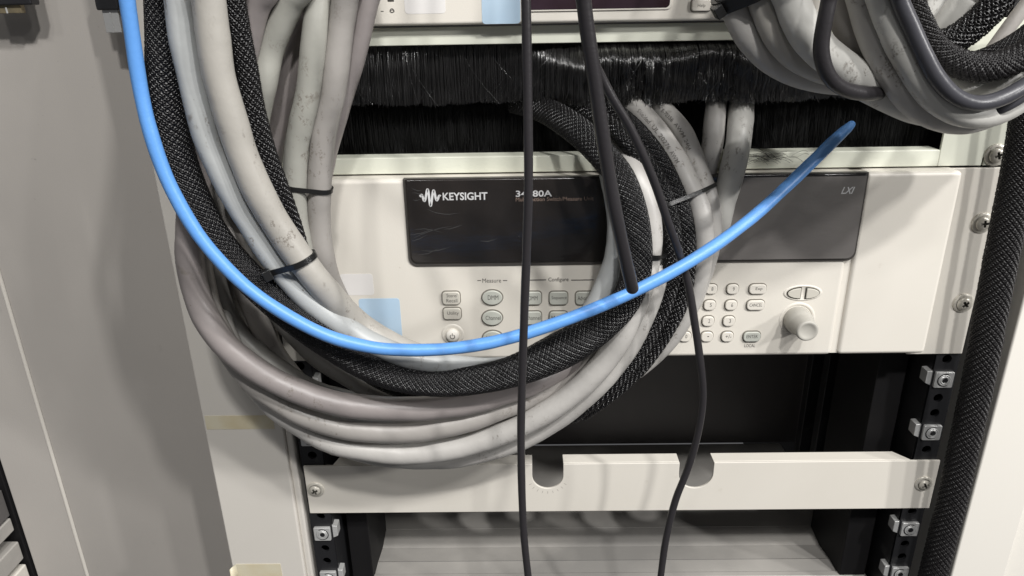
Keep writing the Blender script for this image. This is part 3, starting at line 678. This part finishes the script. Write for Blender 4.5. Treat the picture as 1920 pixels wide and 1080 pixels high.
cab('H1', 'gray_cable', 'shaded gray cable just inside the mauve cable on the left', 'cable', [(440, 180, 40), (425, 260, 44), (408, 340, 46), (396, 410, 48), (395, 470, 50), (407, 540, 50), (436, 605, 50), (478, 655, 48), (530, 697, 46), (600, 735, 42), (700, 760, 38)], 6.6, J_['dusk'], LP)
cab('H3', 'gray_cable', 'gray cable crossing down to the rail behind the wide sleeve', 'cable', [(405, 180, 34), (405, 260, 36), (415, 340, 38), (428, 410, 40), (443, 480, 42), (463, 550, 42), (487, 605, 42), (512, 658, 40), (545, 704, 38), (590, 745, 34), (650, 790, 28)], 7.0, J_['mid'], LP)
cab('H5', 'gray_cable', 'dim gray cable glimpsed between the sleeve and the cool gray cable', 'cable', [(470, 200, 30), (462, 280, 32), (458, 360, 34), (462, 440, 36), (480, 510, 38), (520, 590, 40), (580, 660, 40), (650, 708, 42), (710, 738, 40), (780, 765, 34)], 5.6, J_['dusk'], LP, text_=('E70250 SPN 12 2490', 690, 722, 0, 1, 3.4))
cab('J1', 'braided_sleeve', 'slim black braided sleeve, left one of the pair right of the pale cables', 'cable sleeve', [(1040, 140, -20), (1062, 185, -14), (1110, 214, 6), (1160, 248, 24), (1204, 297, 32), (1238, 352, 38), (1256, 412, 41), (1262, 480, 42), (1250, 555, 42), (1214, 632, 41), (1172, 692, 38), (1126, 738, 34), (1070, 780, 30)], 5.6, M['core'], flat=.85, weave=(19, 'weave'))
cab('J2', 'braided_sleeve', 'slim black braided sleeve, right one of the pair right of the pale cables', 'cable sleeve', [(1070, 130, -20), (1094, 178, -16), (1142, 204, 4), (1190, 243, 22), (1234, 298, 30), (1264, 358, 35), (1283, 420, 38), (1287, 490, 38), (1276, 560, 38), (1243, 625, 36), (1198, 687, 33), (1146, 735, 30), (1090, 775, 24)], 5.6, M['core'], flat=.85, weave=(19, 'weave'))
RG = 'gray cables entering the brush'
cab('I1', 'gray_cable', 'pale gray cable printed with small lettering beside the slim sleeves', 'cable', [(1140, 130, -25), (1160, 178, -17), (1180, 194, -4), (1206, 216, 10), (1236, 251, 24), (1263, 291, 28), (1285, 330, 31), (1302, 365, 33), (1314, 405, 34), (1319, 450, 34), (1314, 500, 34), (1302, 545, 34), (1284, 590, 33), (1256, 634, 30), (1216, 674, 26), (1165, 712, 22), (1105, 745, 20)], 6.6, J_['light'], RG, text_=('Shielded  UL 20276  AWM', 1205, 212, 0, 1, 3.6))
cab('I2', 'gray_cable', 'pale gray cable with worn lettering, second from the slim sleeves', 'cable', [(1190, 130, -25), (1212, 182, -18), (1233, 199, -5), (1256, 220, 7), (1279, 249, 17), (1297, 288, 20), (1311, 325, 22), (1324, 362, 24), (1333, 410, 24), (1330, 460, 23), (1314, 520, 22), (1292, 575, 20), (1256, 630, 18), (1210, 672, 16), (1150, 716, 16), (1090, 750, 16)], 6.6, J_['light'], RG, text_=('E-70356  AWM 2464', 1250, 211, 0, 1, 3.2))
cab('I3', 'gray_cable', 'short gray cable dropping straight from the brush, left of the rightmost pale one', 'cable', [(1348, 120, -20), (1344, 180, -15), (1341, 215, 0), (1335, 275, 10), (1322, 330, 12), (1314, 390, 12), (1310, 460, 10)], 6.6, J_['light'], RG)
cab('I4', 'gray_cable', 'rightmost pale gray cable dropping from the brush across the hazy film', 'cable', [(1396, 120, -20), (1392, 180, -15), (1389, 215, 1), (1383, 275, 16), (1369, 335, 19), (1356, 382, 20), (1344, 428, 20), (1325, 475, 20), (1304, 522, 19), (1282, 568, 17), (1248, 620, 15), (1205, 668, 14), (1150, 712, 14), (1090, 750, 14)], 7.8, J_['white'], RG)
# right hand bundle
RB = 'cables of the bundle at the top right'
cab('T1', 'gray_cable', 'pinkish gray cable, leftmost of the top right bundle under the strap', 'cable', [(1352, -60, 84), (1370, -5, 84), (1386, 35, 84), (1406, 73, 84), (1444, 112, 84), (1500, 140, 83), (1562, 153, 82), (1620, 152, 80), (1690, 130, 76)], 6.7, J_['light'], RB)
cab('T2', 'gray_cable', 'greenish gray cable, second from the left in the top right bundle', 'cable', [(1404, -60, 92), (1424, -8, 92), (1438, 30, 92), (1460, 72, 92), (1495, 108, 91), (1545, 132, 89), (1610, 135, 85), (1680, 115, 80)], 6.7, J_['warm'], RB)
cab('T3', 'gray_cable', 'widest smudged pale cable passing behind the black hook in the top right bundle', 'cable', [(1468, -60, 98), (1482, -5, 98), (1500, 40, 98), (1528, 82, 97), (1570, 120, 96), (1620, 153, 95), (1670, 180, 93), (1720, 200, 90), (1780, 210, 86), (1860, 195, 80), (1940, 150, 76)], 8.2, J_['white'], RB)
cab('P', 'black_cable', 'black cord bent like a hook in front of the top right bundle', 'cord', [(1562, -60, 125), (1555, -5, 125), (1547, 35, 125), (1540, 78, 124), (1541, 108, 123), (1551, 138, 121), (1571, 160, 117), (1600, 172, 110), (1640, 176, 98), (1690, 170, 84)], 3.5, M['black'])
cab('T4', 'gray_cable', 'shaded gray cable right behind the black hook', 'cable', [(1560, -60, 88), (1572, 0, 88), (1586, 50, 88), (1612, 95, 88), (1648, 135, 86), (1700, 165, 82), (1780, 175, 76)], 6.4, J_['mid'], RB)
cab('T4b', 'gray_cable', 'shaded gray cable squeezed left of the beige one at the top right', 'cable', [(1590, -60, 84), (1598, 0, 84), (1612, 50, 84), (1636, 95, 83), (1670, 135, 80), (1730, 165, 74)], 5.6, J_['mid'], RB)
cab('T5', 'gray_cable', 'beige cable, lower of the two long curves ending in the top right bundle', 'cable', [(1603, -60, 108), (1614, 0, 108), (1630, 55, 108), (1652, 108, 107), (1680, 155, 106), (1712, 192, 104), (1752, 218, 102), (1800, 228, 98), (1850, 218, 92), (1910, 180, 86), (1960, 140, 80)], 6.4, J_['light'], RB)
cab('T6', 'gray_cable', 'pinkish beige cable, upper of the two long curves in the top right bundle', 'cable', [(1642, -60, 112), (1654, 0, 112), (1674, 50, 112), (1697, 100, 111), (1724, 148, 110), (1757, 186, 109), (1800, 211, 108), (1850, 214, 106), (1900, 193, 104), (1960, 150, 102)], 6.5, J_['white'], RB)
cab('T7', 'black_cable', 'thick slate gray cord curving along the beige cables at the top right', 'cord', [(1672, -60, 118), (1686, -3, 118), (1708, 48, 118), (1731, 98, 118), (1756, 145, 117), (1790, 180, 116), (1832, 194, 115), (1880, 184, 114), (1930, 155, 112), (1980, 120, 110)], 3.7, M['slate'])
cab('T8', 'braided_sleeve', 'dark braided sleeve bending under the tie at the top right', 'cable sleeve', [(1700, -60, 108, 4.2), (1714, 0, 108, 4.2), (1730, 42, 108, 4.4), (1752, 84, 108, 5), (1785, 113, 108, 6), (1830, 126, 108, 6.5), (1880, 121, 107, 6.5), (1930, 97, 105, 6.5), (1980, 60, 104, 6.5)], 6, M['core'], flat=.8, weave=(18, 'weavebrown'))
cab('T9', 'gray_cable', 'fat smooth white hose inside the top right loop', 'cable', [(1700, 120, 60), (1735, 75, 62), (1775, 38, 64), (1815, -5, 66), (1850, -60, 68)], 11.5, J_['white'], RB)
cab('T9b', 'gray_cable', 'thin white cable above the fat white hose', 'cable', [(1700, 70, 76), (1730, 30, 78), (1755, -10, 78), (1780, -60, 78)], 5.5, J_['white'], RB)
cab('T10', 'braided_sleeve', 'glossy black braided sleeve crossing upward inside the top right loop', 'cable sleeve', [(1690, 110, 84), (1740, 92, 88), (1785, 76, 90), (1826, 48, 91), (1862, 12, 92), (1895, -35, 92), (1920, -80, 92)], 6.6, M['core'], flat=.8, weave=(18, 'weave'))
cab('T11', 'gray_cable', 'slim gray cable crossing the pale green panel at the right edge', 'cable', [(1980, -70, 62), (1934, -5, 62), (1898, 42, 62), (1864, 88, 62), (1834, 130, 62), (1800, 180, 60)], 3.6, J_['mid'], RB)
cab('T12', 'braided_sleeve', 'black braided sleeve at the right edge beneath the tie', 'cable sleeve', [(1990, 20, 96), (1935, 68, 96), (1900, 92, 95), (1860, 112, 92), (1820, 126, 86)], 6.8, M['core'], flat=.8, weave=(34, 'weavebrown'))
cab('T13', 'gray_cable', 'glossy white cable curving right under the dark braided sleeve', 'cable', [(1725, 60, 92), (1745, 110, 94), (1768, 146, 96), (1802, 165, 97), (1845, 168, 97), (1890, 154, 96), (1940, 125, 95), (1990, 90, 95)], 5.0, J_['white'], RB)
cab('T14', 'black_cable', 'second slate cord below the first at the right edge', 'cord', [(1780, 206, 100), (1830, 213, 104), (1880, 203, 110), (1930, 174, 112), (1985, 135, 112)], 2.6, M['slate'])
cab('V', 'braided_sleeve', 'long black braided sleeve running down the right side of the rack', 'cable sleeve', [(1960, 60, 22), (1935, 180, 22), (1911, 315, 22), (1888, 430, 22), (1866, 540, 22), (1840, 680, 22), (1814, 810, 21), (1792, 910, 20), (1770, 1000, 19), (1749, 1080, 18), (1730, 1150, 18)], 9.4, M['core'], flat=.8, weave=(28, 'weavebrown'))

for c in CAB:      # the hanging cables go on upward out of view
    bk = c['k'][0] in 'TP'
    for end in (0, -1):
        p = c['pts'][end]
        if p[1] <= -28:
            gx = (430 if p[0] < 800 else 1085 if p[0] < 1200 else 1640 if c['k'] in ('T1','T2','T3','T4','T4b','T5','T6','T7','T8','P') else p[0]+60)
            ex = [(p[0]+(gx-p[0])*f, y, max(24, p[2]-dd*(6 if bk else 1)), *p[3:]) for f, y, dd in ((.10, -230, 4 if bk else 0), (.25, -480, 9 if bk else 4), (.40, -900, 14))]
            if end == 0: c['pts'] = ex[::-1]+list(c['pts'])
            else: c['pts'] = list(c['pts'])+ex
def catmull(A, n=12):
    A = np.asarray(A, float); B = np.vstack([2*A[0]-A[1], A, 2*A[-1]-A[-2]]); out = []
    for i in range(1, len(B)-2):
        p0, p1, p2, p3 = B[i-1], B[i], B[i+1], B[i+2]
        t = np.linspace(0, 1, n, endpoint=False)[:, None]
        out.append(.5*((2*p1)+(-p0+p2)*t+(2*p0-5*p1+4*p2-p3)*t**2+(-p0+3*p1-3*p2+p3)*t**3))
    out.append(A[-1:]); return np.vstack(out)
for c in CAB:
    pts = [(p[0], p[1], p[2], p[3] if len(p) > 3 else c['r']) for p in c['pts']]
    q = catmull(pts); X3 = P(q[:, 0], q[:, 1], -q[:, 2])
    s = np.r_[0, np.cumsum(np.linalg.norm(np.diff(X3, axis=0), axis=1))]
    n = max(8, int(s[-1]/4)); ss = np.linspace(0, s[-1], n)
    c['q'] = np.stack([np.interp(ss, s, q[:, j]) for j in range(4)], 1)
    for j in (0, 1):
        w_ = np.convolve(rng.normal(0, 1, n+12), np.ones(13)/13, 'valid')*3.0
        c['q'][:, j] += w_*.8*min(1, (c['r']/6.5)**1.5)*(1 if not c['weave'] else .6)
    c['d0'] = c['q'][:, 2].copy()
# relaxation: neighbours that overlap slide apart along the line of sight, keeping who is in front
idx = np.concatenate([[i]*len(c['q']) for i, c in enumerate(CAB)])
for it in range(28):
    Q = np.concatenate([c['q'] for c in CAB]); D0 = np.concatenate([c['d0'] for c in CAB])
    X3 = P(Q[:, 0], Q[:, 1], -Q[:, 2]); R3 = Q[:, 3]*np.concatenate([[math.sqrt(c['flat'])]*len(c['q']) for c in CAB])
    rd = ray(Q[:, 0], Q[:, 1]); rd /= np.linalg.norm(rd, axis=1)[:, None]
    diff = X3[:, None, :]-X3[None, :, :]; dist = np.sqrt((diff**2).sum(-1)); need = R3[:, None]+R3[None, :]+.15
    ov = (dist < need) & (idx[:, None] != idx[None, :])
    push = np.zeros(len(Q)); cnt = np.zeros(len(Q))
    I, J = np.nonzero(ov)
    lat = np.sqrt(np.maximum(0, dist[I, J]**2-((diff[I, J]*rd[I]).sum(-1))**2))
    want = np.sqrt(np.maximum(0, need[I, J]**2-lat**2)); have = np.abs((diff[I, J]*rd[I]).sum(-1))
    sg = np.sign(D0[I]-D0[J]); sg[sg == 0] = np.sign(I-J)[sg == 0]
    cur = (Q[I, 2]-Q[J, 2])*sg
    amt = sg*np.clip(want-cur*.9, 0, 6)*.30
    mx = np.zeros(len(Q)); mn = np.zeros(len(Q))
    np.maximum.at(mx, I, amt); np.minimum.at(mn, I, amt)
    push = mx+mn; o = 0
    for c in CAB:
        n = len(c['q']); d = c['q'][:, 2]+push[o:o+n]
        k = np.array([1, 2, 3, 2, 1.])/9; dp = np.pad(d-c['d0'], 2, mode='edge'); sm = np.convolve(dp, k, 'valid')
        c['q'][:, 2] = c['d0']+sm*.99; o += n
PATH = {}
def frames(c):
    q = c['q']
    # refine to ~2 mm
    n = len(q); t = np.arange(n); tt = np.linspace(0, n-1, (n-1)*2+1)
    qq = catmull(q, 2); X3 = P(qq[:, 0], qq[:, 1], -qq[:, 2]); R3 = qq[:, 3]
    T = np.gradient(X3, axis=0); T /= np.linalg.norm(T, axis=1)[:, None]
    Vc = CAMP-X3; Fv = Vc-(Vc*T).sum(1)[:, None]*T; Fv /= np.linalg.norm(Fv, axis=1)[:, None]
    G = np.cross(T, Fv); s = np.r_[0, np.cumsum(np.linalg.norm(np.diff(X3, axis=0), axis=1))]
    return X3, T, Fv, G, R3, s
def ring_mesh(X3, Fv, G, Rw, Rd, n=28, caps=True):
    a = np.linspace(0, 2*np.pi, n, endpoint=False)
    V = X3[:, None]+Rw[:, None, None]*np.sin(a)[None, :, None]*G[:, None]+Rd[:, None, None]*np.cos(a)[None, :, None]*Fv[:, None]
    m_ = len(X3); i = np.arange(m_-1)[:, None]*n; k = np.arange(n)[None, :]; k2 = (k+1) % n
    Fq = np.stack([i+k, i+k2, i+n+k2, i+n+k], -1).reshape(-1, 4); return V.reshape(-1, 3), Fq
for c in CAB:
    X3, T, Fv, G, R3, s = frames(c); PATH[c['k']] = dict(X=X3, T=T, F=Fv, G=G, R=R3, s=s, q=c['q'], flat=c['flat'])
    # rounded end caps
    Xc = [X3]; 
    e = []
    for f in (.35, .65, .85, .97, 1.0): e.append(f)
    tail = np.array([X3[-1]+T[-1]*R3[-1]*f*.8 for f in e]); rt = np.array([R3[-1]*math.sqrt(max(1e-4, 1-f*f)) for f in e])
    X4 = np.vstack([X3, tail]); R4 = np.r_[R3, rt]; F4 = np.vstack([Fv, np.repeat(Fv[-1:], 5, 0)]); G4 = np.vstack([G, np.repeat(G[-1:], 5, 0)])
    wob = 1+.018*np.sin(np.arange(len(X4))*.35+len(c['label']))+.008*np.sin(np.arange(len(X4))*.11)
    R4 = R4*wob
    if c['weave']:
        root = tag(empty(c['name'], tuple(X3[0])), c['label'], c['cat'], c['group'])
        V, Fq = ring_mesh(X4, F4, G4, R4*.93-.15, R4*c['flat']*.93-.2, 28); mesh_np('sleeve_lining', V, Fq, M['core'], root)
        n = c['weave'][0]; L = s[-1]; st = min(.6, 2*math.pi*float(np.mean(R3))*(1+c['flat'])/2*1.25/n/6.3); ss = np.arange(0, L, st); k = np.arange(n)
        ip = lambda A: np.stack([np.interp(ss, s, A[:, j]) for j in range(3)], 1)
        Xs, Fs_, Gs = ip(X3), ip(Fv), ip(G); Rs = np.interp(ss, s, R3); Rm = float(np.mean(R3))
        pitch = 2*math.pi*Rm*(1+c['flat'])/2*1.25; VV, FF, off = [], [], 0
        for sd in (1, -1):
            th = 2*np.pi*k[:, None]/n + sd*2*np.pi*ss[None, :]/pitch
            # each strand is a flat bundle of three filaments
            ph = n*(th*0+sd*2*np.pi*ss[None, :]/pitch)+ (k[:, None]*2*np.pi/1.)*0
            Wc = 2*np.pi*Rm*(1+c['flat'])/2/n
            am = .17*Wc*rng.uniform(.75, 1.2, (n, 1)); lift = am*np.sin(ph*1.0+(np.pi if sd > 0 else 0)+np.pi*(k[:, None] % 2))
            jit = rng.normal(0, .05, (n, 1))*Wc
            w = 2*np.pi/n*.36
            rows = []
            for dw, dh in ((-w, -.10*Wc), (-w*.55, .08*Wc), (0, .15*Wc), (w*.55, .08*Wc), (w, -.10*Wc)):
                a = th+dw; hh = lift+dh+jit*.4+am*.3
                rows.append(Xs[None]+((Rs[None, :]+hh)*np.sin(a))[..., None]*Gs[None]+((Rs[None, :]*c['flat']+hh)*np.cos(a))[..., None]*Fs_[None])
            R_ = np.stack(rows, 2); m_ = len(ss); base = off+(np.arange(n)[:, None]*m_+np.arange(m_-1)[None, :])*5
            for q_ in range(4): FF.append(np.stack([base+q_, base+q_+1, base+q_+6, base+q_+5], -1).reshape(-1, 4))
            VV.append(R_.reshape(-1, 3)); off += n*m_*5
        VV = np.concatenate(VV); FF = np.concatenate(FF)
        # keep only the faces on the side the room can see
        cen = VV[FF[:, 0]]; ii = np.searchsorted(ss, ss)  # noqa
        strip = (FF[:, 0]//5) % len(ss); vis = ((cen-Xs[strip])*Fs_[strip]).sum(1) > -.35*Rs[strip]*c['flat']
        FF = FF[vis]; used, inv = np.unique(FF, return_inverse=True); FF = inv.reshape(FF.shape); VV = VV[used]
        o = mesh_np('braid_filaments', VV, FF, M[c['weave'][1]], root); tag(o, kind='stuff')
    else:
        V, Fq = ring_mesh(X4, F4, G4, R4, R4*c['flat'], 28)
        o = mesh_np(c['name'], V, Fq, c['m']); tag(o, c['label'], c['cat'], c['group'])
        if c['text']:
            body, px, py, ang, dr, hh = c['text']; TV, TF = text_mesh(body, .012)
            d2 = None; qq = catmull(c['q'], 2); i0 = int(np.argmin((qq[:, 0]-px)**2+(qq[:, 1]-py)**2)); s0 = s[min(i0, len(s)-1)]
            sc = hh; u = TV[:, 0]*sc+s0; v = -(TV[:, 1]-.35)*sc
            xs_ = np.stack([np.interp(u, s, X3[:, j]) for j in range(3)], 1); fs_ = np.stack([np.interp(u, s, Fv[:, j]) for j in range(3)], 1); gs_ = np.stack([np.interp(u, s, G[:, j]) for j in range(3)], 1)
            r_ = np.interp(u, s, R3)+.16; an = v/r_+math.radians(ang)
            # text runs along the cable, its top on the +G side
            Wv = xs_+(r_*np.cos(an))[:, None]*fs_+(r_*np.sin(an))[:, None]*gs_
            t_ = poly_obj('printed_lettering', Wv, TF, M['cabink'], None); t_.parent = o

# ------------------------------------------------------------------ cable ties
def hull(p):
    p = sorted(map(tuple, p))
    def half(pp):
        o = []
        for q in pp:
            while len(o) > 1 and (o[-1][0]-o[-2][0])*(q[1]-o[-2][1])-(o[-1][1]-o[-2][1])*(q[0]-o[-2][0]) <= 0: o.pop()
            o.append(q)
        return o[:-1]
    return np.array(half(p)+half(p[::-1]))
def tie(keys, px, py, label, wid=3.6, thk=1.1, head=None, tilt=0., extra=.2):
    cs = []
    for k in keys:
        p = PATH[k]; pr = p['X']-CAMP; z = pr@FW; xx = 960+F_PX*(pr@RT)/z; yy = 540-F_PX*(pr@UP)/z
        i = int(np.argmin((xx-px)**2+(yy-py)**2)); cs.append((p['X'][i], p['R'][i], p['T'][i], p['flat'], p['F'][i], p['G'][i]))
    T = sum(c_[2] for c_ in cs); T /= np.linalg.norm(T); O = sum(c_[0] for c_ in cs)/len(cs)
    V = CAMP-O; E1 = V-(V@T)*T; E1 /= np.linalg.norm(E1); E2 = np.cross(T, E1)
    if tilt: T = T*math.cos(tilt)+E2*math.sin(tilt); E2 = np.cross(T, E1)
    pp = []
    for X, R, t, fl, f_, g_ in cs:
        # slide the cable centre along itself onto the tie plane
        X2 = X-t*(((X-O)@T)/(t@T))
        for a in np.linspace(0, 2*np.pi, 40, endpoint=False):
            pp.append((((X2-O)@E2)+(R+extra)*math.sin(a), ((X2-O)@E1)+(R*fl+extra)*math.cos(a)))
    H = hull(pp); n = len(H); cen = H.mean(0); root = tag(empty('cable_tie', tuple(O)), label, 'cable tie')
    out = H+(H-cen)/np.linalg.norm(H-cen, axis=1)[:, None]*thk
    VV = []
    for (h, o_) in zip(H, out):
        for w in (-wid/2, wid/2):
            for q in (h, o_): VV.append(O+E2*q[0]+E1*q[1]+T*w)
    Fq = []
    for i in range(n):
        a, b = i*4, ((i+1) % n)*4
        Fq += [(a+1, a+3, b+3, b+1), (a, b, b+2, a+2), (a, a+1, b+1, b), (a+2, b+2, b+3, a+3)]
    mesh_np('strap', VV, Fq, M['tie'], root, smooth=False)
    if head is not None:
        j = int(np.argmin([math.atan2(*(q-cen)) % (2*math.pi)-head for q in out] if False else [abs((math.atan2(q[0]-cen[0], q[1]-cen[1])-head+math.pi) % (2*math.pi)-math.pi) for q in out]))
        q = out[j]; nn = (q-cen)/np.linalg.norm(q-cen); N3 = E2*nn[0]+E1*nn[1]; T3 = np.cross(T, N3); C0 = O+E2*q[0]+E1*q[1]+N3*1.4
        bm = bmesh.new(); box(bm, -3.2, 3.2, -3.0, 3.0, -2.3, 2.3)
        box(bm, 3.0, 9, -1.4, 1.4, -.3, .6)
        Mx = Matrix(((*[0]*0, T3[0], T[0], N3[0], C0[0]), (T3[1], T[1], N3[1], C0[1]), (T3[2], T[2], N3[2], C0[2]), (0, 0, 0, 1)))
        for v in bm.verts: v.co = Mx @ v.co
        from_bm('tie_head', bm, M['tie'], root, .5, 2)
tie(['g1', 'g2'], 535, 500, 'black cable tie cinched round the cool gray and the thickest gray cable', 3.2, 1.1, head=1.25, tilt=.12)
tie(['F2', 'F3'], 575, 350, 'thin black cable tie round the two upright gray cables', 2.6, .9, tilt=.08)
tie(['J1', 'J2', 'I1', 'I2'], 1290, 366, 'glossy black cable tie round the slim sleeves and two pale cables', 2.4, .9, head=1.6, tilt=.0)
tie(['G3', 'G4'], 1226, 474, 'small black cable tie round the pale cables under the hanging black cord', 2.6, 1.0, head=-1.3)
tie(['T8', 'T12'], 1880, 112, 'black cable tie arched over the dark sleeves at the right edge', 3.0, 1.2)
tie(['T1', 'T2'], 1398, -14, 'wide black strap round the leftmost cables of the top right bundle', 7.0, 2.2, head=1.3)
